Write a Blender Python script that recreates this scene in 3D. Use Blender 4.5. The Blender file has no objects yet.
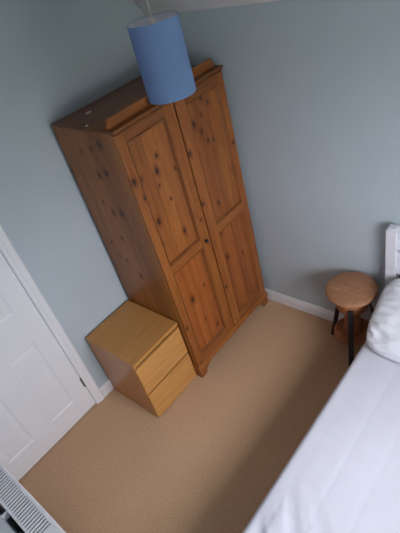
import bpy, bmesh, math, random
from mathutils import Vector, Matrix, noise

# ------------------------------------------------------------------ camera, sky, exposure
scene = bpy.context.scene
COL = scene.collection
cam_data = bpy.data.cameras.new('camera')
cam = bpy.data.objects.new('camera', cam_data)
COL.objects.link(cam)
cam_data.sensor_fit = 'AUTO'
cam_data.sensor_width = 36.0
cam_data.lens = 455.08 * 36.0 / 533.0
cam_data.clip_start = 0.02
right = Vector((0.747967, 0.622104, -0.231369))
down = Vector((0.255949, -0.591964, -0.764244))
fwd = Vector((-0.612401, 0.512411, -0.601996))
m = Matrix.Identity(4)
for i in range(3):
    m[i][0] = right[i]; m[i][1] = -down[i]; m[i][2] = -fwd[i]
m[0][3], m[1][3], m[2][3] = 2.289, -2.0793, 2.53
cam.matrix_world = m
scene.camera = cam

scene.view_settings.view_transform = 'Standard'
scene.view_settings.look = 'None'
scene.view_settings.gamma = 1.0
scene.view_settings.use_curve_mapping = False
scene.view_settings.exposure = 0.0

# overcast daylight: zenith three times as bright as the horizon
SKY_STRENGTH = 35.0
SKY_COLOUR = (0.90, 0.92, 1.0, 1.0)
world = bpy.data.worlds.new('overcast_sky')
scene.world = world
world.use_nodes = True
wn = world.node_tree.nodes; wl = world.node_tree.links
wn.clear()
w_tc = wn.new('ShaderNodeTexCoord')
w_sep = wn.new('ShaderNodeSeparateXYZ')
w_mr = wn.new('ShaderNodeMapRange')
w_mr.inputs['From Min'].default_value = 0.0; w_mr.inputs['From Max'].default_value = 1.0
w_mr.inputs['To Min'].default_value = 0.333; w_mr.inputs['To Max'].default_value = 1.0
w_mul = wn.new('ShaderNodeMath'); w_mul.operation = 'MULTIPLY'; w_mul.inputs[1].default_value = SKY_STRENGTH
w_bg = wn.new('ShaderNodeBackground'); w_bg.inputs['Color'].default_value = SKY_COLOUR
w_out = wn.new('ShaderNodeOutputWorld')
wl.new(w_tc.outputs['Generated'], w_sep.inputs[0])
wl.new(w_sep.outputs['Z'], w_mr.inputs['Value'])
wl.new(w_mr.outputs[0], w_mul.inputs[0])
wl.new(w_mul.outputs[0], w_bg.inputs['Strength'])
wl.new(w_bg.outputs[0], w_out.inputs['Surface'])

# room (metres): wall_left x=0, wall_back y=0, wall_right x=RX, wall_front y=RY
RX, RY = 2.60, -2.257
EAVE, TOP = 2.11, 2.70
WY0, WY1, WZ0, WZ1 = -1.75, -0.70, 1.00, 2.00      # window opening in wall_right

# portal that guides sky sampling through the window opening
pl = bpy.data.lights.new('window_portal', 'AREA')
pl.shape = 'RECTANGLE'; pl.size = WZ1 - WZ0; pl.size_y = WY1 - WY0
pl.cycles.is_portal = True
plo = bpy.data.objects.new('window_portal', pl); COL.objects.link(plo)
plo.location = (RX + 0.20, (WY0 + WY1) / 2, (WZ0 + WZ1) / 2)
plo.rotation_euler = (0, math.radians(90), 0)

# ------------------------------------------------------------------ node helpers
def S(r, g, b):
    f = lambda c: (c / 255 / 12.92) if c / 255 <= 0.04045 else ((c / 255 + 0.055) / 1.055) ** 2.4
    return (f(r), f(g), f(b), 1.0)

class NT:
    def __init__(self, name):
        self.mat = bpy.data.materials.new(name); self.mat.use_nodes = True
        self.t = self.mat.node_tree; self.t.nodes.clear()
        self.out = self.n('ShaderNodeOutputMaterial')
        self.b = self.n('ShaderNodeBsdfPrincipled')
        self.l(self.b.outputs[0], self.out.inputs['Surface'])
    def n(self, kind, **kw):
        nd = self.t.nodes.new(kind)
        for k, v in kw.items(): setattr(nd, k, v)
        return nd
    def l(self, a, b): self.t.links.new(a, b)
    def coord(self, obj=None, scale=(1, 1, 1)):
        tc = self.n('ShaderNodeTexCoord')
        if obj: tc.object = obj
        mp = self.n('ShaderNodeMapping'); mp.inputs['Scale'].default_value = scale
        self.l(tc.outputs['Object'], mp.inputs['Vector'])
        return mp.outputs[0]
    def noise(self, vec, scale, detail=3, rough=0.55):
        nd = self.n('ShaderNodeTexNoise')
        nd.inputs['Scale'].default_value = scale; nd.inputs['Detail'].default_value = detail
        nd.inputs['Roughness'].default_value = rough
        self.l(vec, nd.inputs['Vector']); return nd.outputs['Fac']
    def ramp(self, fac, stops):
        r = self.n('ShaderNodeValToRGB')
        e = r.color_ramp.elements
        while len(e) < len(stops): e.new(0.5)
        for el, (p, c) in zip(e, stops): el.position = p; el.color = c
        self.l(fac, r.inputs[0]); return r.outputs[0]
    def mix(self, fac, a, b, mode='MIX'):
        mx = self.n('ShaderNodeMix', data_type='RGBA', blend_type=mode)
        for sock, v in ((mx.inputs[0], fac), (mx.inputs[6], a), (mx.inputs[7], b)):
            if hasattr(v, 'is_linked'): self.l(v, sock)
            else: sock.default_value = v
        return mx.outputs[2]
    def bump(self, h, strength, dist):
        bp = self.n('ShaderNodeBump'); bp.inputs['Strength'].default_value = strength
        bp.inputs['Distance'].default_value = dist
        self.l(h, bp.inputs['Height']); self.l(bp.outputs[0], self.b.inputs['Normal'])
    def setp(self, col=None, rough=0.5, spec=0.5, metal=0.0, sheen=0.0):
        if col is not None:
            if hasattr(col, 'is_linked'): self.l(col, self.b.inputs['Base Color'])
            else: self.b.inputs['Base Color'].default_value = col
        self.b.inputs['Roughness'].default_value = rough
        self.b.inputs['Specular IOR Level'].default_value = spec
        self.b.inputs['Metallic'].default_value = metal
        self.b.inputs['Sheen Weight'].default_value = sheen
        return self.mat

def paint(name, col, var=0.04, rough=0.6, spec=0.3, bump=0.15):
    t = NT(name); v = t.coord()
    f = t.noise(v, 2.5, 3)
    lo = tuple(c * (1 - var) for c in col[:3]) + (1,); hi = tuple(min(1, c * (1 + var)) for c in col[:3]) + (1,)
    c = t.ramp(f, [(0.3, lo), (0.7, hi)])
    if bump: t.bump(t.noise(v, 160, 2), bump, 0.001)
    return t.setp(c, rough, spec)

MAT = {}
MAT['wall'] = paint('duck_egg_wall_paint', S(190, 201, 207), 0.02, 0.75, 0.2, 0.25)
MAT['ceiling'] = paint('ceiling_paint', S(226, 222, 226), 0.02, 0.8, 0.2, 0.2)
MAT['gloss'] = paint('white_gloss_paint', S(240, 240, 243), 0.015, 0.4, 0.45, 0.08)
MAT['bedpaint'] = paint('white_bed_paint', S(228, 228, 234), 0.02, 0.4, 0.4, 0.06)
MAT['radiator'] = paint('white_radiator_enamel', S(242, 242, 246), 0.01, 0.35, 0.5, 0.0)
MAT['void_shade'] = paint('radiator_interior_shade', S(26, 27, 30), 0.1, 0.8, 0.2, 0.0)  # near-black colour stands in for shade between the grille slats
MAT['iron'] = paint('dark_iron', S(38, 36, 38), 0.15, 0.5, 0.5, 0.2)
MAT['brass'] = paint('tarnished_hinge_metal', S(92, 84, 74), 0.2, 0.4, 0.6, 0.1)
MAT['plastic'] = paint('white_cord_plastic', S(246, 246, 242), 0.01, 0.45, 0.5, 0.0)
MAT['ground'] = paint('outdoor_ground', S(105, 110, 92), 0.2, 0.9, 0.1, 0.0)
MAT['white_bit'] = paint('chalky_white', S(232, 226, 212), 0.05, 0.8, 0.2, 0.3)

def carpet():
    t = NT('tan_loop_carpet'); v = t.coord()
    f1 = t.noise(v, 3.0, 4); f2 = t.noise(v, 95, 3, 0.7); f3 = t.noise(v, 420, 2, 0.6)
    c = t.ramp(f1, [(0.3, S(202, 160, 122)), (0.7, S(212, 170, 132))])
    c = t.mix(0.55, c, t.ramp(f2, [(0.32, S(174, 134, 100)), (0.68, S(232, 194, 156))]))
    c = t.mix(0.35, c, t.ramp(f3, [(0.3, S(158, 120, 88)), (0.7, S(238, 202, 164))]))
    ad = t.n('ShaderNodeMath', operation='ADD'); t.l(f2, ad.inputs[0]); t.l(f3, ad.inputs[1])
    t.bump(ad.outputs[0], 0.6, 0.004)
    return t.setp(c, 0.95, 0.1, sheen=0.15)
MAT['carpet'] = carpet()

def cotton(name, col, crease=0.5, quilt=False):
    t = NT(name); v = t.coord()
    f = t.noise(v, 9, 4); g = t.noise(v, 700, 1)
    c = t.ramp(f, [(0.3, tuple(x * 0.97 for x in col[:3]) + (1,)), (0.7, col)])
    ad = t.n('ShaderNodeMath', operation='MULTIPLY_ADD'); ad.inputs[1].default_value = 0.15
    t.l(g, ad.inputs[0]); t.l(f, ad.inputs[2])
    t.bump(ad.outputs[0], crease, 0.006)
    return t.setp(c, 0.85, 0.15, sheen=0.2)
MAT['cotton'] = cotton('white_cotton', S(211, 210, 219), 0.5)
MAT['pillowcase'] = cotton('white_pillowcase', S(230, 230, 236), 0.4)
MAT['ticking'] = cotton('mattress_ticking', S(215, 215, 222), 0.3)

def shade_mat():
    t = NT('blue_shade_fabric'); v = t.coord()
    wv = t.noise(v, 500, 2)
    c = t.ramp(wv, [(0.3, S(114, 140, 186)), (0.7, S(126, 152, 198))])
    t.bump(wv, 0.2, 0.001)
    return t.setp(c, 0.85, 0.15)
MAT['shade'] = shade_mat()
MAT['shade_lining'] = paint('white_shade_lining', S(236, 239, 250), 0.01, 0.7, 0.2, 0.0)
def bulb_mat():
    t = NT('frosted_bulb_glass'); 
    return t.setp(S(235, 235, 230), 0.25, 0.5)
MAT['bulb'] = bulb_mat()

def glass():
    t = NT('window_glass')
    tr = t.n('ShaderNodeBsdfTransparent'); gl = t.n('ShaderNodeBsdfGlossy'); gl.inputs['Roughness'].default_value = 0.02
    mx = t.n('ShaderNodeMixShader'); mx.inputs[0].default_value = 0.06
    t.l(tr.outputs[0], mx.inputs[1]); t.l(gl.outputs[0], mx.inputs[2]); t.l(mx.outputs[0], t.out.inputs['Surface'])
    return t.mat
MAT['glass'] = glass()

# knots of the wardrobe: doors in (y, z), left side in (x, z), size
DOOR_KNOTS = [(-0.868, 1.559, 3), (-0.814, 1.54, 2), (-0.699, 1.529, 3), (-0.671, 1.601, 2), (-0.717, 1.766, 2), (-0.57, 1.477, 1.5), (-0.838, 1.447, 2), (-0.357, 1.626, 3.5), (-0.308, 1.565, 2), (-0.253, 1.74, 2.5), (-0.207, 1.693, 2), (-0.278, 1.649, 1.5), (-0.273, 1.494, 2), (-0.227, 1.478, 1.5), (-0.449, 1.499, 2.5), (-0.076, 1.389, 2), (-0.478, 1.331, 1.5), (-0.379, 1.255, 1.5), (-0.31, 1.093, 2), (-0.119, 1.224, 2.5), (-0.452, 1.173, 2), (-0.501, 1.093, 1.5), (-0.64, 1.102, 2.5), (-0.665, 1.337, 1.5), (-0.794, 1.267, 3), (-0.816, 1.124, 1.5), (-0.568, 1.47, 1.2), (-0.348, 0.687, 2.5), (-0.355, 0.884, 1.5), (-0.195, 0.609, 1.5), (-0.713, 1.447, 1.2), (-0.446, 0.494, 2), (-0.744, 0.631, 3.2), (-0.372, 0.335, 1.5), (-0.602, 0.273, 2), (-0.697, 0.403, 1.2), (-0.616, 0.654, 1.5), (-0.87, 0.487, 2), (-0.851, 0.118, 2), (-0.338, 0.199, 1.5), (-0.252, 0.158, 1.5)]
SIDE_KNOTS = [(0.4, 1.758, 3), (0.316, 1.723, 2), (0.292, 1.57, 2.5), (0.364, 1.593, 3), (0.03, 1.563, 3), (0.282, 1.333, 2.5), (0.357, 1.343, 3), (0.222, 1.388, 1.5), (0.256, 1.146, 2), (0.129, 1.086, 1.5), (0.21, 0.964, 2), (0.157, 0.98, 1.5), (0.296, 0.867, 2.5), (0.05, 0.884, 1.5), (0.216, 1.701, 1.5)]

def pine(name, root, knots=None, axis='z', side=False, tint=1.0, gb=1.0):
    """varnished knotty pine; grain runs along axis of the thing root"""
    t = NT(name)
    sc = {'z': (1, 1, 0.07), 'y': (1, 0.07, 1), 'x': (0.07, 1, 1)}[axis]
    tc = t.n('ShaderNodeTexCoord'); tc.object = root
    oi = t.n('ShaderNodeObjectInfo')
    off = t.n('ShaderNodeVectorMath', operation='MULTIPLY'); off.inputs[1].default_value = (3.1, 2.3, 5.7)
    cmb = t.n('ShaderNodeCombineXYZ')
    for k in range(3): t.l(oi.outputs['Random'], cmb.inputs[k])
    t.l(cmb.outputs[0], off.inputs[0])
    mp = t.n('ShaderNodeMapping'); mp.inputs['Scale'].default_value = sc
    t.l(tc.outputs['Object'], mp.inputs['Vector'])
    dark = None
    pos = tc.outputs['Object']
    for (a, z, s) in (knots or []):
        c = (a, 0, z) if side else (0, a, z)
        r = s * 0.0042
        sv = (1 / r, 0, 0.62 / r) if side else (0, 1 / r, 0.62 / r)
        sub = t.n('ShaderNodeVectorMath', operation='SUBTRACT'); sub.inputs[1].default_value = c
        t.l(pos, sub.inputs[0])
        mul = t.n('ShaderNodeVectorMath', operation='MULTIPLY'); mul.inputs[1].default_value = sv
        t.l(sub.outputs[0], mul.inputs[0])
        ln = t.n('ShaderNodeVectorMath', operation='LENGTH'); t.l(mul.outputs[0], ln.inputs[0])
        if dark is None: dark = ln.outputs['Value']
        else:
            mn = t.n('ShaderNodeMath', operation='MINIMUM')
            t.l(dark, mn.inputs[0]); t.l(ln.outputs['Value'], mn.inputs[1]); dark = mn.outputs[0]
    add = t.n('ShaderNodeVectorMath', operation='ADD'); t.l(mp.outputs[0], add.inputs[0]); t.l(off.outputs[0], add.inputs[1])
    vec = add.outputs[0]
    g1 = t.noise(vec, 26, 4, 0.6)
    g2 = t.noise(vec, 120, 2, 0.5)
    g3 = t.noise(vec, 6, 2, 0.5)
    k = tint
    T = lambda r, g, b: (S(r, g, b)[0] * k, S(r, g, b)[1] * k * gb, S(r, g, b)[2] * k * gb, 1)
    c = t.ramp(g1, [(0.28, T(130, 72, 32)), (0.5, T(160, 94, 44)), (0.72, T(186, 118, 58))])
    c = t.mix(0.35, c, t.ramp(g2, [(0.35, T(112, 60, 28)), (0.65, T(190, 120, 60))]))
    c = t.mix(0.35, c, t.ramp(g3, [(0.35, T(128, 66, 32)), (0.65, T(186, 114, 54))]))
    # each board has its own depth of stain
    hs = t.n('ShaderNodeMapRange'); hs.inputs['To Min'].default_value = 0.86; hs.inputs['To Max'].default_value = 1.08
    t.l(oi.outputs['Random'], hs.inputs['Value'])
    vs = t.n('ShaderNodeVectorMath', operation='SCALE'); t.l(c, vs.inputs[0]); t.l(hs.outputs[0], vs.inputs['Scale'])
    c = vs.outputs[0]
    if dark is not None:
        wob = t.n('ShaderNodeTexNoise'); wob.inputs['Scale'].default_value = 60
        t.l(pos, wob.inputs['Vector'])
        ma = t.n('ShaderNodeMath', operation='MULTIPLY_ADD'); ma.inputs[1].default_value = 0.9
        t.l(wob.outputs['Fac'], ma.inputs[0]); t.l(dark, ma.inputs[2])
        halo = t.n('ShaderNodeMapRange'); halo.inputs['From Min'].default_value = 0.9; halo.inputs['From Max'].default_value = 3.2
        halo.inputs['To Min'].default_value = 0.7; halo.inputs['To Max'].default_value = 0.0
        t.l(ma.outputs[0], halo.inputs['Value'])
        c = t.mix(halo.outputs[0], c, T(92, 42, 18))
        core = t.n('ShaderNodeMapRange'); core.inputs['From Min'].default_value = 1.0; core.inputs['From Max'].default_value = 1.65
        core.inputs['To Min'].default_value = 0.9; core.inputs['To Max'].default_value = 0.0
        t.l(ma.outputs[0], core.inputs['Value'])
        c = t.mix(core.outputs[0], c, S(44, 24, 14))
    t.bump(g2, 0.12, 0.001)
    return t.setp(c, 0.38, 0.4)

def oak(name, root, axis, stops, rough=0.42, worn=False):
    t = NT(name)
    sc = {'z': (1, 1, 0.05), 'y': (1, 0.05, 1), 'x': (0.05, 1, 1)}[axis]
    v = t.coord(root, sc)
    g1 = t.noise(v, 38, 4, 0.6); g2 = t.noise(v, 180, 2)
    c = t.ramp(g1, [(0.3, stops[0]), (0.7, stops[1])])
    c = t.mix(0.3, c, t.ramp(g2, [(0.35, stops[0]), (0.65, stops[1])]))
    if worn:      # pale scuffs and ring marks of use
        wv = t.coord(root)
        wf = t.n('ShaderNodeMapRange'); wf.inputs['From Min'].default_value = 0.52; wf.inputs['From Max'].default_value = 0.72; wf.inputs['To Max'].default_value = 0.45
        t.l(t.noise(wv, 14, 5, 0.7), wf.inputs['Value'])
        c = t.mix(wf.outputs[0], c, S(198, 170, 146))
    t.bump(g2, 0.06, 0.001)
    return t.setp(c, rough, 0.4)

# ------------------------------------------------------------------ mesh helpers
def box(bm, x0, x1, y0, y1, z0, z1, bev=0.0, seg=2):
    x0, x1 = min(x0, x1), max(x0, x1); y0, y1 = min(y0, y1), max(y0, y1); z0, z1 = min(z0, z1), max(z0, z1)
    t = bmesh.new()
    bmesh.ops.create_cube(t, size=1)
    for v in t.verts:
        v.co = Vector(((x0 + x1) / 2 + v.co.x * (x1 - x0), (y0 + y1) / 2 + v.co.y * (y1 - y0), (z0 + z1) / 2 + v.co.z * (z1 - z0)))
    if bev: bmesh.ops.bevel(t, geom=t.edges[:], offset=bev, segments=seg, affect='EDGES', profile=0.5)
    join(bm, t)

def join(bm, t):
    me = bpy.data.meshes.new('tmp'); t.to_mesh(me); t.free(); bm.from_mesh(me); bpy.data.meshes.remove(me)

def prism(bm, poly, axis, a, b, bev=0.0):
    """extrude a 2D polygon along axis from a to b; poly in the two other axes in xyz order"""
    t = bmesh.new()
    def P(u, v, w):
        return {'x': (w, u, v), 'y': (u, w, v), 'z': (u, v, w)}[axis]
    va = [t.verts.new(P(u, v, a)) for u, v in poly]; vb = [t.verts.new(P(u, v, b)) for u, v in poly]
    n = len(poly)
    t.faces.new(va); t.faces.new(vb[::-1])
    for i in range(n): t.faces.new((va[i], vb[i], vb[(i + 1) % n], va[(i + 1) % n]))
    bmesh.ops.recalc_face_normals(t, faces=t.faces[:])
    if bev: bmesh.ops.bevel(t, geom=t.edges[:], offset=bev, segments=1, affect='EDGES')
    join(bm, t)

def lathe(bm, prof, cx=0, cy=0, n=40, closed=False):
    t = bmesh.new(); rings = []
    for r, z in prof:
        rings.append([t.verts.new((cx + r * math.cos(2 * math.pi * i / n), cy + r * math.sin(2 * math.pi * i / n), z)) for i in range(n)])
    pairs = list(zip(rings, rings[1:])) + ([(rings[-1], rings[0])] if closed else [])
    for a, b in pairs:
        for i in range(n): t.faces.new((a[i], a[(i + 1) % n], b[(i + 1) % n], b[i]))
    if not closed:
        if prof[0][0] > 1e-6: t.faces.new(rings[0])
        if prof[-1][0] > 1e-6: t.faces.new(rings[-1])
    bmesh.ops.recalc_face_normals(t, faces=t.faces[:])
    join(bm, t)

def tube(bm, pts, r, n=10):
    t = bmesh.new(); rings = []
    pts = [Vector(p) for p in pts]
    for i, p in enumerate(pts):
        d = (pts[min(i + 1, len(pts) - 1)] - pts[max(i - 1, 0)]).normalized()
        u = d.orthogonal().normalized() if i == 0 else (u - d * u.dot(d)).normalized()
        w = d.cross(u)
        rings.append([t.verts.new(p + (u * math.cos(2 * math.pi * k / n) + w * math.sin(2 * math.pi * k / n)) * r) for k in range(n)])
    for a, b in zip(rings, rings[1:]):
        for k in range(n): t.faces.new((a[k], a[(k + 1) % n], b[(k + 1) % n], b[k]))
    t.faces.new(rings[0]); t.faces.new(rings[-1])
    bmesh.ops.recalc_face_normals(t, faces=t.faces[:])
    join(bm, t)

def obj(name, bm, mat, parent=None, smooth=False, origin=None):
    me = bpy.data.meshes.new(name); bm.to_mesh(me); bm.free()
    o = bpy.data.objects.new(name, me); COL.objects.link(o)
    me.materials.append(mat)
    if smooth:
        for p in me.polygons: p.use_smooth = True
    if parent is not None:
        o.parent = parent
        pl_ = parent
        off = Vector((0, 0, 0))
        while pl_ is not None: off += pl_.location; pl_ = pl_.parent
        me.transform(Matrix.Translation(-off))
    return o

def smooth_by_angle(o, deg=40):
    me = o.data
    for p in me.polygons: p.use_smooth = True
    try: me.set_sharp_from_angle(angle=math.radians(deg))
    except Exception: pass

def thing(name, label, cat, loc, group=None):
    o = bpy.data.objects.new(name, None); COL.objects.link(o); o.location = loc
    o.empty_display_size = 0.1
    tag(o, label, cat, group); return o

def tag(o, label, cat, group=None):
    o['label'] = label; o['category'] = cat
    if group: o['group'] = group
    return o

def struct(name, bm, mat, label=None):
    o = obj(name, bm, mat); o['kind'] = 'structure'
    if label: o['label'] = label
    return o

B = bmesh.new

# ------------------------------------------------------------------ room shell
T = 0.12
DY0, DY1, DH = -2.215, -1.452, 1.985       # door opening in wall_left
bm = B(); box(bm, -T, RX + 0.3, RY - T, T, -0.12, 0.0); struct('floor', bm, MAT['carpet'], 'tan looped carpet covering the bedroom floor')
bm = B()
box(bm, -T, 0, DY1, T, 0, TOP + 0.1); box(bm, -T, 0, RY - T, DY0, 0, TOP + 0.1); box(bm, -T, 0, DY0, DY1, DH, TOP + 0.1)
box(bm, -T - 0.04, -T, DY0 - 0.1, DY1 + 0.1, 0, DH + 0.1)  # unseen slab added behind the door to stop sky light leaking under it
struct('wall_left', bm, MAT['wall'], 'pale duck egg blue wall with the white door')
bm = B(); box(bm, 0, RX, 0, T, 0, TOP + 0.1); struct('wall_back', bm, MAT['wall'], 'pale duck egg blue wall behind the bed head')
bm = B(); box(bm, 0, RX, RY - T, RY, 0, TOP + 0.1); struct('wall_front', bm, MAT['wall'], 'pale duck egg blue wall behind the radiator')
bm = B()
WT = 0.3
box(bm, RX, RX + WT, RY - T, WY0, 0, TOP + 0.1); box(bm, RX, RX + WT, WY1, T, 0, TOP + 0.1)
box(bm, RX, RX + WT, WY0, WY1, 0, WZ0); box(bm, RX, RX + WT, WY0, WY1, WZ1, TOP + 0.1)
struct('wall_right', bm, MAT['wall'], 'pale duck egg blue window wall beside the bed')
bm = B()
k = (TOP - EAVE) / math.tan(math.radians(55))
prism(bm, [(T, EAVE - T), (0, EAVE), (-k, TOP), (RY - T, TOP), (RY - T, TOP + 0.15), (-k - 0.06, TOP + 0.15), (T, EAVE + 0.09)], 'x', -T, RX + WT)
struct('ceiling', bm, MAT['ceiling'], 'off white ceiling sloping down to the eaves wall')
bm = B(); box(bm, -30, 60, -45, 45, -3.1, -3.0); struct('ground_outside', bm, MAT['ground'], 'ground outside the window')

# skirting boards (moulded top)
def skirt(name, axis, a, b, sign=1):
    bm = B(); h, t = 0.095, 0.015
    if axis == 'x':   # along the back wall
        prism(bm, [(0, 0), (-t, 0), (-t, h - 0.03), (-t * 0.75, h - 0.02), (-t * 0.55, h - 0.006), (-t * 0.35, h), (0, h)], 'x', a, b)
    else:             # along the left wall
        prism(bm, [(0, 0), (t, 0), (t, h - 0.03), (t * 0.75, h - 0.02), (t * 0.55, h - 0.006), (t * 0.35, h), (0, h)], 'y', a, b)
    return struct(name, bm, MAT['gloss'])
skirt('baseboard_back', 'x', 0.015, RX)
skirt('baseboard_left', 'y', -1.385, 0.0)
bm = B(); box(bm, 0.02, RX, RY, RY + 0.015, 0, 0.095, 0.003); struct('baseboard_front', bm, MAT['gloss'])
bm = B(); box(bm, RX - 0.015, RX, RY + 0.015, -0.015, 0, 0.095, 0.003); struct('baseboard_right', bm, MAT['gloss'])

# door with moulded panels
def door():
    bm = B()
    y0, y1 = DY0 + 0.002, DY1 - 0.002
    st, xf, xb = 0.118, -0.001, -0.042
    # panel windows (y ranges, z ranges)
    pw = 0.195
    yc = [(y1 - st - pw, y1 - st), (y0 + st, y0 + st + pw)]
    zc = [(0.176, 0.778), (1.024, 1.60), (1.70, 1.87)]
    z0, z1 = 0.008, DH - 0.004
    box(bm, xb, xf, y1 - st, y1, z0, z1, 0.002); box(bm, xb, xf, y0, y0 + st, z0, z1, 0.002)
    mid = (yc[1][1], yc[0][0])
    zs = [(z0, zc[0][0]), (zc[0][1], zc[1][0]), (zc[1][1], zc[2][0]), (zc[2][1], z1)]
    for a, b in zs: box(bm, xb, xf, y0 + st, y1 - st, a, b)
    for a, b in zc: box(bm, xb, xf, mid[0], mid[1], a, b)
    d = struct('door_1', bm, MAT['gloss'], 'white panelled bedroom door')
    for (a, b) in yc:
        for (c, e) in zc:
            p = B(); t = bmesh.new()
            # ovolo frame sinking in, then raised field
            lv = [(0.0, xf - 0.0005), (0.010, xf - 0.006), (0.024, xf - 0.006), (0.040, xf - 0.0015)]
            rings = [[t.verts.new((x, yy, zz)) for yy, zz in ((a + i, c + i), (b - i, c + i), (b - i, e - i), (a + i, e - i))] for i, x in lv]
            for r0, r1 in zip(rings, rings[1:]):
                for q in range(4): t.faces.new((r0[q], r0[(q + 1) % 4], r1[(q + 1) % 4], r1[q]))
            t.faces.new(rings[-1])
            bk = [t.verts.new((xb + 0.004, v.co.y, v.co.z)) for v in rings[0]]
            for q in range(4): t.faces.new((bk[q], bk[(q + 1) % 4], rings[0][(q + 1) % 4], rings[0][q]))
            t.faces.new(bk[::-1])
            bmesh.ops.recalc_face_normals(t, faces=t.faces[:]); join(p, t)
            obj('door_panel', p, MAT['gloss'], d)
    for z in (0.21, 1.70):
        p = B(); box(p, -0.006, 0.0015, DY1 - 0.012, DY1 - 0.001, z, z + 0.085, 0.0005)
        tube(p, [(0.003, DY1 - 0.001, z - 0.002), (0.003, DY1 - 0.001, z + 0.088)], 0.006, 8)
        h = obj('hinge', p, MAT['brass'], d); h['label'] = 'small dull metal hinge'
    p = B(); tube(p, [(xf, DY0 + 0.06, 1.0), (0.045, DY0 + 0.06, 1.0), (0.05, DY0 + 0.075, 1.0), (0.05, DY0 + 0.17, 1.0)], 0.009, 10)
    box(p, xf, 0.004, DY0 + 0.035, DY0 + 0.085, 0.92, 1.08, 0.003)
    obj('door_handle', p, MAT['brass'], d, True)
    # casing
    bm = B(); w = 0.066
    prof = [(0, 0), (0.010, 0), (0.014, 0.008), (0.014, 0.022), (0.019, 0.030), (0.019, 0.056), (0.013, w), (0, w)]
    prism(bm, [(x, DY1 + v - 0.001) for x, v in prof], 'z', 0, DH + w)
    bz = [(x, DH + v) for x, v in prof]
    prism(bm, bz, 'y', DY0, DY1)
    prism(bm, [(x, max(RY, DY0 - v)) for x, v in prof], 'z', 0, DH + w)
    # lining and stop behind the leaf
    box(bm, -T, -0.044, DY1, DY1 - 0.0035, 0, DH); box(bm, -T, -0.044, DY0, DY0 + 0.0035, 0, DH)
    struct('trim_1', bm, MAT['gloss'], 'white moulded architrave around the door')
door()

# window in wall_right
def window():
    fx0, fx1 = RX + 0.09, RX + 0.15
    bm = B(); f = 0.05
    box(bm, fx0, fx1, WY0, WY0 + f, WZ0, WZ1, 0.004); box(bm, fx0, fx1, WY1 - f, WY1, WZ0, WZ1, 0.004)
    box(bm, fx0, fx1, WY0 + f, WY1 - f, WZ0, WZ0 + f, 0.004); box(bm, fx0, fx1, WY0 + f, WY1 - f, WZ1 - f, WZ1, 0.004)
    ym = (WY0 + WY1) / 2
    box(bm, fx0, fx1, ym - 0.03, ym + 0.03, WZ0 + f, WZ1 - f, 0.004)
    w = struct('window_1', bm, MAT['gloss'], 'white two light window beside the bed')
    for a, b in ((WY0 + f, ym - 0.03), (ym + 0.03, WY1 - f)):
        p = B(); box(p, RX + 0.118, RX + 0.122, a, b, WZ0 + f, WZ1 - f); obj('pane', p, MAT['glass'], w)
    p = B(); box(p, RX - 0.03, RX + 0.09, WY0, WY1, WZ0 - 0.0, WZ0 + 0.022, 0.005); obj('window_sill', p, MAT['gloss'], w)
window()

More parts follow.
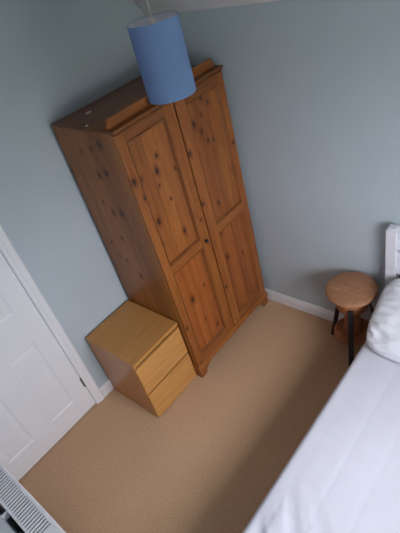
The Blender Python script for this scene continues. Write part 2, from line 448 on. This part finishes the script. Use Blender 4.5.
# ------------------------------------------------------------------ wardrobe
def wardrobe():
    X0, XF = 0.03, 0.519          # carcass back and front
    YL, YR = -0.891, -0.049       # left side (chest side) and right side
    H = 1.836
    root = thing('wardrobe', 'tall two door knotty pine wardrobe standing in the corner', 'wardrobe', (X0 + 0.25, (YL + YR) / 2, 0))
    ox, oy = root.location.x, root.location.y
    dk = [(a - oy, z, s) for a, z, s in DOOR_KNOTS]; sk = [(a - ox, z, s) for a, z, s in SIDE_KNOTS]
    P_door = pine('pine_doors', root, dk, 'z')
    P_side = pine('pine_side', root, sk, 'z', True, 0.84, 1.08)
    P_hor = pine('pine_crossgrain', root, [(-0.60 - oy, 1.862, 2.2), (-0.30 - oy, 1.866, 2)], 'y', False, 0.85)
    P_mould = pine('pine_moulding_painted_shade', root, None, 'z', False, 0.72)  # darker pine copy: shade lines round the door panels put into the colour
    P_low = pine('pine_lower_panels', root, dk, 'z', False, 0.96, 0.88)
    P_top = pine('pine_top', root, None, 'y', False, 0.58)
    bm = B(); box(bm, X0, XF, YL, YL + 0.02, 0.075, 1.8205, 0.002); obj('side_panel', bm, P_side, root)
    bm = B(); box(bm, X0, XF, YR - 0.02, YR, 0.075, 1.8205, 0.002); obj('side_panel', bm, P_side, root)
    bm = B(); box(bm, X0, X0 + 0.008, YL + 0.02, YR - 0.02, 0.08, 1.80); obj('back_panel', bm, P_side, root)
    bm = B(); box(bm, X0 + 0.008, XF - 0.022, YL + 0.02, YR - 0.02, 0.08, 0.10); obj('bottom_board', bm, P_hor, root)
    # cornice: top slab with a cove under it
    bm = B()
    box(bm, X0, 0.550, YL - 0.004, YR + 0.008, 1.821, H, 0.003)
    prism(bm, [(XF, 1.811), (0.539, 1.811), (0.544, 1.8215), (XF, 1.8215)], 'y', YL, YR)
    smooth_by_angle(obj('top_board', bm, P_top, root))
    # low gallery board standing along the front of the top, ends swept down
    bm = B()
    a, b = YL + 0.008, YR - 0.012
    prism(bm, [(a, H), (b, H), (b, H + 0.018), (b - 0.012, H + 0.028), (b - 0.016, H + 0.047), (a + 0.016, H + 0.047), (a + 0.012, H + 0.028), (a, H + 0.018)], 'x', 0.485, 0.506, 0.0015)
    obj('gallery_board', bm, P_hor, root)
    # front top rail
    bm = B(); box(bm, XF - 0.02, XF, YL + 0.02, YR - 0.02, 1.785, 1.815); obj('top_rail', bm, P_hor, root)
    # plinth moulding and bracket feet
    bm = B()
    prism(bm, [(XF - 0.02, 0.078), (0.549, 0.078), (0.551, 0.092), (0.547, 0.104), (0.541, 0.112), (XF - 0.02, 0.112)], 'y', YL - 0.004, YR + 0.006)
    box(bm, X0, XF - 0.02, YL - 0.004, YL, 0.078, 0.108, 0.003); box(bm, X0, XF - 0.02, YR, YR + 0.006, 0.078, 0.108, 0.003)
    obj('base_moulding', bm, P_hor, root)
    for s, ye in ((1, YL - 0.002), (-1, YR + 0.004)):
        bm = B()
        prof = [(0, 0), (0.055, 0), (0.060, 0.018), (0.072, 0.032), (0.078, 0.045), (0.092, 0.056), (0.12, 0.066), (0.12, 0.080), (0, 0.080)]
        prism(bm, [(ye + s * u, v) for u, v in prof], 'x', 0.523, 0.544)
        pr = [(0.523 - u, v) for u, v in [(0, 0), (0.05, 0), (0.06, 0.03), (0.08, 0.055), (0.11, 0.07), (0.11, 0.08), (0, 0.08)]]
        prism(bm, pr, 'y', ye, ye + s * 0.02)
        obj('bracket_foot', bm, P_hor, root)
        bm = B(); box(bm, X0, X0 + 0.08, ye, ye + s * 0.02, 0, 0.08, 0.002); obj('back_foot', bm, P_hor, root)
    # doors
    ym = -0.468
    zb, zt = 0.116, 1.809
    xf = 0.541
    for (y0, y1, inner) in ((YL + 0.003, ym - 0.0055, 1), (ym + 0.0055, YR - 0.003, -1)):
        so, si = 0.055, 0.075           # outer and inner stile
        a = y0 + (so if inner == 1 else si); b = y1 - (si if inner == 1 else so)
        bm = B()
        box(bm, XF + 0.001, xf, y0, a, zb, zt, 0.002); box(bm, XF + 0.001, xf, b, y1, zb, zt, 0.002)
        rails = [(zb, 0.185), (0.915, 0.975), (1.758, zt)]
        d = obj('door', bm, P_door, root)
        for c, e in rails:
            bm = B(); box(bm, XF + 0.001, xf - 0.0004, a, b, c, e, 0.0015); obj('rail', bm, P_hor if c != 0.915 else P_hor, d)
        for c, e, n in ((0.185, 0.915, 4), (0.975, 1.758, 3)):
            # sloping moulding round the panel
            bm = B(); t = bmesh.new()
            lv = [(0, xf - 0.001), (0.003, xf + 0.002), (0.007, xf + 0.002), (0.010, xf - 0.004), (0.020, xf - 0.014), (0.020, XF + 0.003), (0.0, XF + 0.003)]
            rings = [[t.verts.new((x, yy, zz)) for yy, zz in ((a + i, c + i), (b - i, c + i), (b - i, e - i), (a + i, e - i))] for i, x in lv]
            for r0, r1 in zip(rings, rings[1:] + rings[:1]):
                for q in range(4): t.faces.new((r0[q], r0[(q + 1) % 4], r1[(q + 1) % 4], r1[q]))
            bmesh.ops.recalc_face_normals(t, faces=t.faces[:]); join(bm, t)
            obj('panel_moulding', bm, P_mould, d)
            w = (b - a - 0.024) / n
            for q in range(n):
                bm = B(); u0 = a + 0.012 + q * w
                box(bm, XF + 0.002, xf - 0.012, u0 + 0.0003, u0 + w - 0.0003, c + 0.012, e - 0.012, 0.0022, 1)
                obj('plank', bm, P_low if c < 0.5 else P_door, d)
        if inner == 1:
            # rounded cover strip on the meeting edge, with two beads
            bm = B()
            for yy, rr in ((ym - 0.017, 0.008), (ym - 0.036, 0.004)):
                prism(bm, [(xf - 0.001, yy - rr), (xf + rr * 0.5, yy - rr * 0.6), (xf + rr * 0.7, yy), (xf + rr * 0.5, yy + rr * 0.6), (xf - 0.001, yy + rr)], 'z', zb + 0.004, zt - 0.004)
            obj('meeting_bead', bm, P_door, d)
    bm = B()
    # small dark turned knob on the left door by the mid rail
    t = bmesh.new(); lathe(t, [(0.006, 0), (0.006, 0.008), (0.012, 0.014), (0.013, 0.02), (0.009, 0.026), (0.0, 0.028)], 0, 0, 16)
    bmesh.ops.rotate(t, verts=t.verts[:], cent=(0, 0, 0), matrix=Matrix.Rotation(math.radians(90), 3, 'Y'))
    bmesh.ops.translate(t, verts=t.verts[:], vec=(xf, ym - 0.050, 0.945)); join(bm, t)
    kb = obj('knob', bm, MAT['iron'], root, True); kb['label'] = 'small dark knob on the left door'
    return root
wardrobe()

# two white specks on the wardrobe top
def speck(x, y, s, seed, label):
    random.seed(seed); bm = B()
    poly = [(x + s[0] * math.cos(t) * random.uniform(0.7, 1.1), y + s[1] * math.sin(t) * random.uniform(0.7, 1.1)) for t in [i * math.pi / 5 for i in range(10)]]
    prism(bm, poly, 'z', 1.8362, 1.8402)
    o = obj('white_scrap', bm, MAT['white_bit'])
    tag(o, label, 'scrap', 'white scraps on the wardrobe top')
speck(0.16, -0.728, (0.012, 0.022), 3, 'larger white scrap lying on the dark wardrobe top')
speck(0.318, -0.866, (0.007, 0.008), 5, 'tiny white speck near the left edge of the wardrobe top')

# ------------------------------------------------------------------ chest of drawers
def chest():
    x0, xf, yl, yr, H = 0.020, 0.497, -1.296, -0.898, 0.55
    root = thing('bedside_chest', 'low oak veneer chest with two handleless drawers beside the wardrobe', 'chest of drawers', ((x0 + xf) / 2, (yl + yr) / 2, 0))
    c0, c1 = S(184, 126, 64), S(202, 146, 82)
    O_y = oak('oak_veneer_top', root, 'y', (c0, c1), 0.34); O_z = oak('oak_veneer_side', root, 'z', (S(176, 116, 66), S(194, 136, 82)), 0.3)
    O_f = oak('oak_veneer_front', root, 'y', (S(190, 130, 68), S(216, 160, 94)), 0.42)
    xs = xf - 0.019
    bm = B(); box(bm, x0, xf, yl, yr, H - 0.024, H, 0.0015); obj('top_panel', bm, O_y, root)
    for a in (yl, yr - 0.022):
        bm = B(); box(bm, x0, xs, a, a + 0.022, 0.0, H - 0.024, 0.001); obj('side_panel', bm, O_z, root)
    bm = B(); box(bm, x0, x0 + 0.006, yl + 0.022, yr - 0.022, 0.03, H - 0.03); obj('back_panel', bm, O_z, root)
    bm = B(); box(bm, x0 + 0.006, xs - 0.06, yl + 0.022, yr - 0.022, 0.03, 0.045); obj('bottom_panel', bm, O_z, root)
    bm = B(); box(bm, xs - 0.03, xs - 0.012, yl + 0.022, yr - 0.022, 0.0, 0.03); obj('plinth', bm, O_z, root)
    for zb, zt in ((0.010, 0.247), (0.266, 0.505)):
        bm = B(); box(bm, xs + 0.001, xf, yl + 0.001, yr - 0.001, zb, zt, 0.0015)
        d = obj('drawer', bm, O_f, root)
        bm = B(); box(bm, x0 + 0.04, xs - 0.04, yl + 0.03, yr - 0.03, zb + 0.02, zt - 0.06); obj('drawer_box', bm, O_z, d)
chest()

# ------------------------------------------------------------------ stool
def stool():
    cx, cy, H = 1.324, -0.182, 0.572
    root = thing('stool', 'round topped wooden stool with dark metal legs between bed and wall', 'stool', (cx, cy, 0))
    W_top = oak('worn_stool_top', root, 'x', (S(144, 96, 66), S(178, 128, 92)), 0.5, True)
    W_body = oak('stool_body_wood', root, 'z', (S(132, 76, 44), S(166, 104, 62)), 0.5)
    bm = B(); R = 0.153
    lathe(bm, [(0, H), (R - 0.012, H), (R - 0.004, H - 0.003), (R, H - 0.010), (R, H - 0.022), (R - 0.006, H - 0.028), (0, H - 0.028)], cx, cy, 56)
    smooth_by_angle(obj('seat', bm, W_top, root))
    bm = B(); lathe(bm, [(0, H - 0.028), (0.100, H - 0.028), (0.104, H - 0.036), (0.100, H - 0.075), (0.092, H - 0.082), (0.092, H - 0.088), (0.098, H - 0.094), (0.098, H - 0.140), (0.092, H - 0.148), (0, H - 0.148)], cx, cy, 44)
    smooth_by_angle(obj('hub', bm, W_body, root))
    bm = B(); lathe(bm, [(0, 0.205), (0.114, 0.205), (0.120, 0.20), (0.120, 0.178), (0.114, 0.172), (0, 0.172)], cx, cy, 44)
    smooth_by_angle(obj('shelf', bm, W_body, root))
    bm = B(); lathe(bm, [(0, H - 0.148), (0.045, H - 0.148), (0.05, 0.30), (0.06, 0.205), (0, 0.205)], cx, cy, 24)
    smooth_by_angle(obj('column', bm, W_body, root))
    for ang in (160, 291, 46):
        a = math.radians(ang); u = Vector((math.cos(a), math.sin(a), 0)); s = Vector((-u.y, u.x, 0))
        bm = B(); t = bmesh.new()
        path = [(0.100, H - 0.10), (0.106, H - 0.145), (0.198, 0.004)]
        rings = []
        for r, z in path:
            c = Vector((cx, cy, z)) + u * r
            rings.append([t.verts.new(c + u * p * 0.006 + s * q * 0.016) for p, q in ((-1, -1), (1, -1), (1, 1), (-1, 1))])
        for r0, r1 in zip(rings, rings[1:]):
            for q in range(4): t.faces.new((r0[q], r0[(q + 1) % 4], r1[(q + 1) % 4], r1[q]))
        t.faces.new(rings[0]); t.faces.new(rings[-1])
        bmesh.ops.recalc_face_normals(t, faces=t.faces[:]); join(bm, t)
        c = Vector((cx, cy, 0)) + u * 0.198
        lathe(bm, [(0, 0.012), (0.010, 0.012), (0.012, 0.004), (0.012, 0.0), (0, 0)], c.x, c.y, 12)
        obj('leg', bm, MAT['iron'], root)
stool()

# ------------------------------------------------------------------ bed
BX0, BX1, BY1 = 1.506, 2.44, -1.99
def bed():
    root = thing('single_bed', 'white painted single bed frame with railed headboard', 'bed', (1.99, -1.0, 0))
    P = MAT['bedpaint']
    hx0, hx1 = 1.482, 2.507
    for a in (hx0, hx1 - 0.06):
        bm = B(); box(bm, a, a + 0.06, -0.078, -0.022, 0, 0.968, 0.004)
        box(bm, a + 0.006, a + 0.054, -0.072, -0.028, 0.966, 0.978, 0.004)
        obj('headboard_post', bm, P, root)
    bm = B(); box(bm, hx0 + 0.06, hx1 - 0.06, -0.063, -0.037, 0.838, 0.955, 0.004); obj('top_rail', bm, P, root)
    bm = B(); box(bm, hx0 + 0.06, hx1 - 0.06, -0.061, -0.039, 0.66, 0.815, 0.003); obj('middle_rail', bm, P, root)
    bm = B(); box(bm, hx0 + 0.06, hx1 - 0.06, -0.061, -0.039, 0.36, 0.54, 0.003); obj('lower_rail', bm, P, root)
    for a in (BX0 - 0.018, BX1 + 0.015):
        bm = B(); box(bm, a, a + 0.022, BY1 - 0.03, -0.078, 0.14, 0.235, 0.003); obj('side_rail', bm, P, root)
    for a in (hx0, hx1 - 0.06):
        bm = B(); box(bm, a, a + 0.06, BY1 - 0.09, BY1 - 0.034, 0, 0.36, 0.004); obj('foot_post', bm, P, root)
    bm = B(); box(bm, hx0 + 0.06, hx1 - 0.06, BY1 - 0.075, BY1 - 0.05, 0.18, 0.34, 0.003); obj('foot_rail', bm, P, root)
    for i in range(13):
        y = -0.16 - i * 0.145
        bm = B(); box(bm, BX0 + 0.004, BX1 + 0.015, y - 0.035, y + 0.035, 0.195, 0.212, 0.001); obj('slat', bm, P, root)
    bm = B(); box(bm, BX0 + 0.012, BX1 - 0.012, BY1 + 0.012, -0.095, 0.213, 0.385, 0.03, 3)
    o = obj('mattress', bm, MAT['ticking'], None, True); tag(o, 'single mattress beneath the white bed cover', 'mattress')
bed()

def cover():
    """white quilted cover over mattress: top sheet with soft folds and hanging sides"""
    nx, ny = 96, 190
    t = bmesh.new()
    x0, x1, y0, y1, zt, zl = BX0, BX1, BY1, -0.10, 0.42, 0.24
    def top(u, v):
        x = x0 + (x1 - x0) * u; y = y0 + (y1 - y0) * v
        n1 = noise.noise(Vector((x * 2.2, y * 1.6, 0.3))) * 0.007
        # diagonal soft folds near the foot on the open side
        fold = math.exp(-((y + 1.70) / 0.26) ** 2) * math.exp(-((x - 1.66) / 0.22) ** 2)
        n2 = fold * 0.016 * (1 - abs(noise.noise(Vector(((x + y * 0.8) * 9.0, (x - y) * 2.0, 2.0)))) * 3.2)
        n3 = (1 - abs(noise.noise(Vector((x * 3.0 + y * 1.2, y * 4.5, 8.0)))) * 2) * 0.0035
        q = -0.0016 * (math.exp(-((((x - x0) / 0.15) % 1 - 0.5) / 0.07) ** 2) + math.exp(-((((y - y0) / 0.15) % 1 - 0.5) / 0.07) ** 2))
        return x, y, n1 + n2 + n3 + q
    r = 0.028
    prof = []                                # across x: outside hem -> top -> other hem; parameter (xoff, zoff)
    rows = []
    for j in range(ny + 1):
        v = j / ny
        row = []
        y = y0 + (y1 - y0) * v
        wav = noise.noise(Vector((y * 3.0, 0.0, 5.0))) * 0.005
        for s in range(6):                    # open side, from hem upward
            z = zl + (zt - r - zl) * s / 6
            row.append(Vector((x0 - 0.004 + wav * (1 - s / 6) * 1.5 + 0.004 * s / 6, y, z)))
        for s in range(5):
            a = math.pi / 2 * s / 4
            row.append(Vector((x0 + r - r * math.cos(a), y, zt - r + r * math.sin(a))))
        for i in range(1, nx):
            u = i / nx
            X, Y, dz = top((r + (x1 - x0 - 2 * r) * u) / (x1 - x0), v)
            e = min(1, u * 12, (1 - u) * 12)
            row.append(Vector((X, Y, zt + dz * e)))
        for s in range(5):
            a = math.pi / 2 * (1 - s / 4)
            row.append(Vector((x1 - r + r * math.cos(a), y, zt - r + r * math.sin(a))))
        for s in range(6):
            z = zt - r - (zt - r - zl) * (s + 1) / 6
            row.append(Vector((x1 + 0.004 * s / 6, y, z)))
        ends = min(v * ny, (1 - v) * ny) / 4.0
        if ends < 1:
            dip = r * (1 - math.sqrt(max(0, 1 - (1 - ends) ** 2)))
            for p in row: p.z -= dip if p.z > zl + 0.02 else 0
        rows.append([t.verts.new(p) for p in row])
    for a, b in zip(rows, rows[1:]):
        for i in range(len(a) - 1): t.faces.new((a[i], a[i + 1], b[i + 1], b[i]))
    # close the foot end
    for rr in (rows[0],):
        low = [t.verts.new((p.co.x, p.co.y - 0.003, zl)) for p in rr]
        for i in range(len(rr) - 1): t.faces.new((rr[i], low[i], low[i + 1], rr[i + 1])) if i > 5 and i < len(rr) - 7 else None
    bmesh.ops.recalc_face_normals(t, faces=t.faces[:])
    o = obj('bed_cover', t, MAT['cotton'], None, True)
    md = o.modifiers.new('thickness', 'SOLIDIFY'); md.thickness = 0.006; md.offset = -1
    tag(o, 'smooth white cotton cover spread over the single bed', 'bedding')
cover()

def pillow():
    cx, cy, cz, hx, hy, hz = 1.885, -0.285, 0.560, 0.372, 0.238, 0.088
    tilt = math.radians(29)
    t = bmesh.new(); n, mm = 90, 64
    def pt(u, v, s):
        # u,v in [-1,1]
        ex = (1 - abs(u) ** 2.6); ey = (1 - abs(v) ** 2.4)
        th = max(0.0, ex * ey) ** 0.42
        pin = 1 - 0.07 * (u * u) * (1 - abs(v)) - 0.0
        pin2 = 1 - 0.08 * (v * v) * (1 - abs(u))
        x = cx + hx * u * (1 - 0.05 * (1 - v * v) * 0) * (1 - 0.09 * (v ** 4)); y = cy + hy * v * (1 - 0.16 * (u ** 6))
        w = noise.noise(Vector((u * 2.4 + 3, v * 3.0, 1.5)))
        edge = math.exp(-((1 - abs(u)) / 0.35) ** 2) + 0.5 * math.exp(-((1 - abs(v)) / 0.4) ** 2)
        cre = (1 - abs(noise.noise(Vector((u * 3.2 - v * 1.4, v * 7.0 + u * 2.0, 4.0)))) * 2.4) * 0.020 * edge
        z = s * hz * th + (0.010 * w + cre) * th * (1 if s > 0 else 0)
        # leans up against the headboard
        dy = y - cy
        yy = dy * math.cos(tilt) - z * math.sin(tilt); zz = dy * math.sin(tilt) + z * math.cos(tilt)
        return Vector((x, min(cy + yy, -0.080), max(cz + zz, 0.430)))
    grid = {}
    for s in (1, -1):
        for i in range(n + 1):
            for j in range(mm + 1):
                u = math.sin((i / n * 2 - 1) * math.pi / 2); v = math.sin((j / mm * 2 - 1) * math.pi / 2)
                if s < 0 and (i in (0, n) or j in (0, mm)): grid[(s, i, j)] = grid[(1, i, j)]
                else: grid[(s, i, j)] = t.verts.new(pt(u, v, s))
    for s in (1, -1):
        for i in range(n):
            for j in range(mm):
                f = [grid[(s, i, j)], grid[(s, i + 1, j)], grid[(s, i + 1, j + 1)], grid[(s, i, j + 1)]]
                if s < 0: f = f[::-1]
                try: t.faces.new(f)
                except ValueError: pass
    bmesh.ops.recalc_face_normals(t, faces=t.faces[:])
    o = obj('pillow', t, MAT['pillowcase'], None, True)
    tag(o, 'plump creased white pillow against the headboard', 'pillow')
pillow()

# ------------------------------------------------------------------ radiator
def radiator():
    x0, x1, yf, yb, z0, z1 = 0.25, 0.945, -2.120, -2.226, 0.12, 0.60
    root = thing('radiator', 'white panel radiator with slotted top grille under the front wall', 'radiator', ((x0 + x1) / 2, (yf + yb) / 2, 0))
    M_ = MAT['radiator']
    # front panel with pressed vertical ribs
    bm = B(); n = 20; w = (x1 - x0 - 0.03) / n
    poly = [(x0 + 0.006, yf - 0.014), (x0 + 0.006, yf)]
    for i in range(n):
        u = x0 + 0.015 + i * w
        poly += [(u + w * 0.1, yf), (u + w * 0.25, yf - 0.006), (u + w * 0.75, yf - 0.006), (u + w * 0.9, yf)]
    poly += [(x1 - 0.006, yf), (x1 - 0.006, yf - 0.014)]
    prism(bm, poly, 'z', z0 + 0.02, z1 - 0.02)
    box(bm, x0, x1, yf - 0.014, yf, z1 - 0.03, z1 - 0.001, 0.004); box(bm, x0, x1, yf - 0.014, yf, z0, z0 + 0.03, 0.004)
    obj('front_panel', bm, M_, root)
    bm = B(); box(bm, x0, x1, yb, yb + 0.012, z0, z1 - 0.001, 0.003); obj('rear_panel', bm, M_, root)
    bm = B()
    for i in range(34):
        u = x0 + 0.03 + i * 0.019
        box(bm, u, u + 0.0015, yb + 0.014, yf - 0.016, z0 + 0.04, z1 - 0.10)
    box(bm, x0 + 0.01, x1 - 0.01, yb + 0.0125, yb + 0.0145, z0 + 0.02, z1 - 0.008); box(bm, x0 + 0.01, x1 - 0.01, yf - 0.0165, yf - 0.0145, z0 + 0.02, z1 - 0.008)  # dark sheets lining both panels, added as painted interior shade
    f = obj('convector_fins', bm, MAT['void_shade'], root); f['kind'] = 'stuff'
    for a, b in ((x0 - 0.002, x0 + 0.008), (x1 - 0.008, x1 + 0.002)):
        bm = B(); box(bm, a, b, yb, yf, z0 + 0.01, z1 - 0.004, 0.003); obj('end_cap', bm, M_, root)
    # top grille: frame plus many thin slats
    bm = B()
    g0, g1 = x0 + 0.03, 0.852
    box(bm, x0, x1, yf - 0.012, yf + 0.001, z1 - 0.006, z1 + 0.002, 0.002); box(bm, x0, x1, yb, yb + 0.006, z1 - 0.006, z1 + 0.002, 0.002)
    box(bm, x0, g0, yb, yf, z1 - 0.004, z1 + 0.001); box(bm, g1, x1, yb, yf, z1 - 0.004, z1 + 0.001)
    obj('grille_frame', bm, M_, root)
    bm = B(); n = 32; w = (g1 - g0) / n
    for i in range(n):
        u = g0 + i * w
        box(bm, u, u + w * 0.5, yb + 0.004, yf - 0.010, z1 - 0.006, z1)
    s = obj('grille_slats', bm, M_, root); s['kind'] = 'stuff'; s['label'] = 'row of thin white slats over a dark slot'
    for x in (0.604, 0.33):
        bm = B(); box(bm, x, x + 0.010, RY, yb, 0.55, 0.592, 0.001); obj('wall_bracket', bm, M_, root)
    for x, s in ((x1, 1), (x0, -1)):
        bm = B(); yy = (yf + yb) / 2
        tube(bm, [(x, yy, z0 + 0.03), (x + s * 0.04, yy, z0 + 0.03), (x + s * 0.055, yy, z0 + 0.02), (x + s * 0.055, yy, 0.0)], 0.0075, 10)
        obj('pipe', bm, MAT['plastic'], root, True)
    return root
radiator()

# ------------------------------------------------------------------ pendant lamp
def pendant():
    cx, cy, R = 0.880, -0.774, 0.100
    zt, zb = 2.254, 1.970
    root = thing('pendant_lamp', 'blue drum pendant lampshade hanging on a white cord', 'lamp', (cx, cy, zb))
    bm = B(); lathe(bm, [(R, zb), (R, zt), (R - 0.0012, zt), (R - 0.0012, zb)], cx, cy, 72, closed=True)
    smooth_by_angle(obj('lamp_shade', bm, MAT['shade'], root))
    bm = B(); lathe(bm, [(R - 0.0013, zb + 0.001), (R - 0.0013, zt - 0.001), (R - 0.0022, zt - 0.001), (R - 0.0022, zb + 0.001)], cx, cy, 72, closed=True)
    o = obj('shade_lining', bm, MAT['shade_lining'], root); smooth_by_angle(o); o['label'] = 'white inner lining'
    bm = B()
    zr = zt - 0.03
    for k in range(3):
        a = 2 * math.pi * k / 3 + 0.4
        tube(bm, [(cx + 0.02 * math.cos(a), cy + 0.02 * math.sin(a), zr), (cx + (R - 0.003) * math.cos(a), cy + (R - 0.003) * math.sin(a), zr)], 0.0016, 6)
    lathe(bm, [(0.017, zr - 0.002), (0.024, zr - 0.002), (0.024, zr + 0.002), (0.017, zr + 0.002)], cx, cy, 24, closed=True)
    obj('shade_carrier', bm, MAT['plastic'], root)
    bm = B(); lathe(bm, [(0, zr + 0.035), (0.008, zr + 0.034), (0.013, zr + 0.02), (0.017, zr + 0.004), (0.017, zr - 0.03), (0.013, zr - 0.035), (0, zr - 0.035)], cx, cy, 24)
    smooth_by_angle(obj('lamp_holder', bm, MAT['plastic'], root))
    bm = B(); lathe(bm, [(0, zr - 0.035), (0.013, zr - 0.037), (0.015, zr - 0.06), (0.028, zr - 0.09), (0.030, zr - 0.105), (0.024, zr - 0.125), (0.010, zr - 0.135), (0, zr - 0.136)], cx, cy, 24)
    obj('bulb', bm, MAT['bulb'], root, True)
    bm = B(); tube(bm, [(cx, cy, zr + 0.03), (cx, cy, 2.45), (cx, cy, TOP - 0.01)], 0.0048, 10); obj('cord', bm, MAT['plastic'], root, True)
    bm = B(); lathe(bm, [(0, TOP - 0.03), (0.012, TOP - 0.03), (0.035, TOP - 0.02), (0.042, TOP - 0.006), (0.042, TOP), (0, TOP)], cx, cy, 32)
    smooth_by_angle(obj('ceiling_rose', bm, MAT['plastic'], root))
pendant()
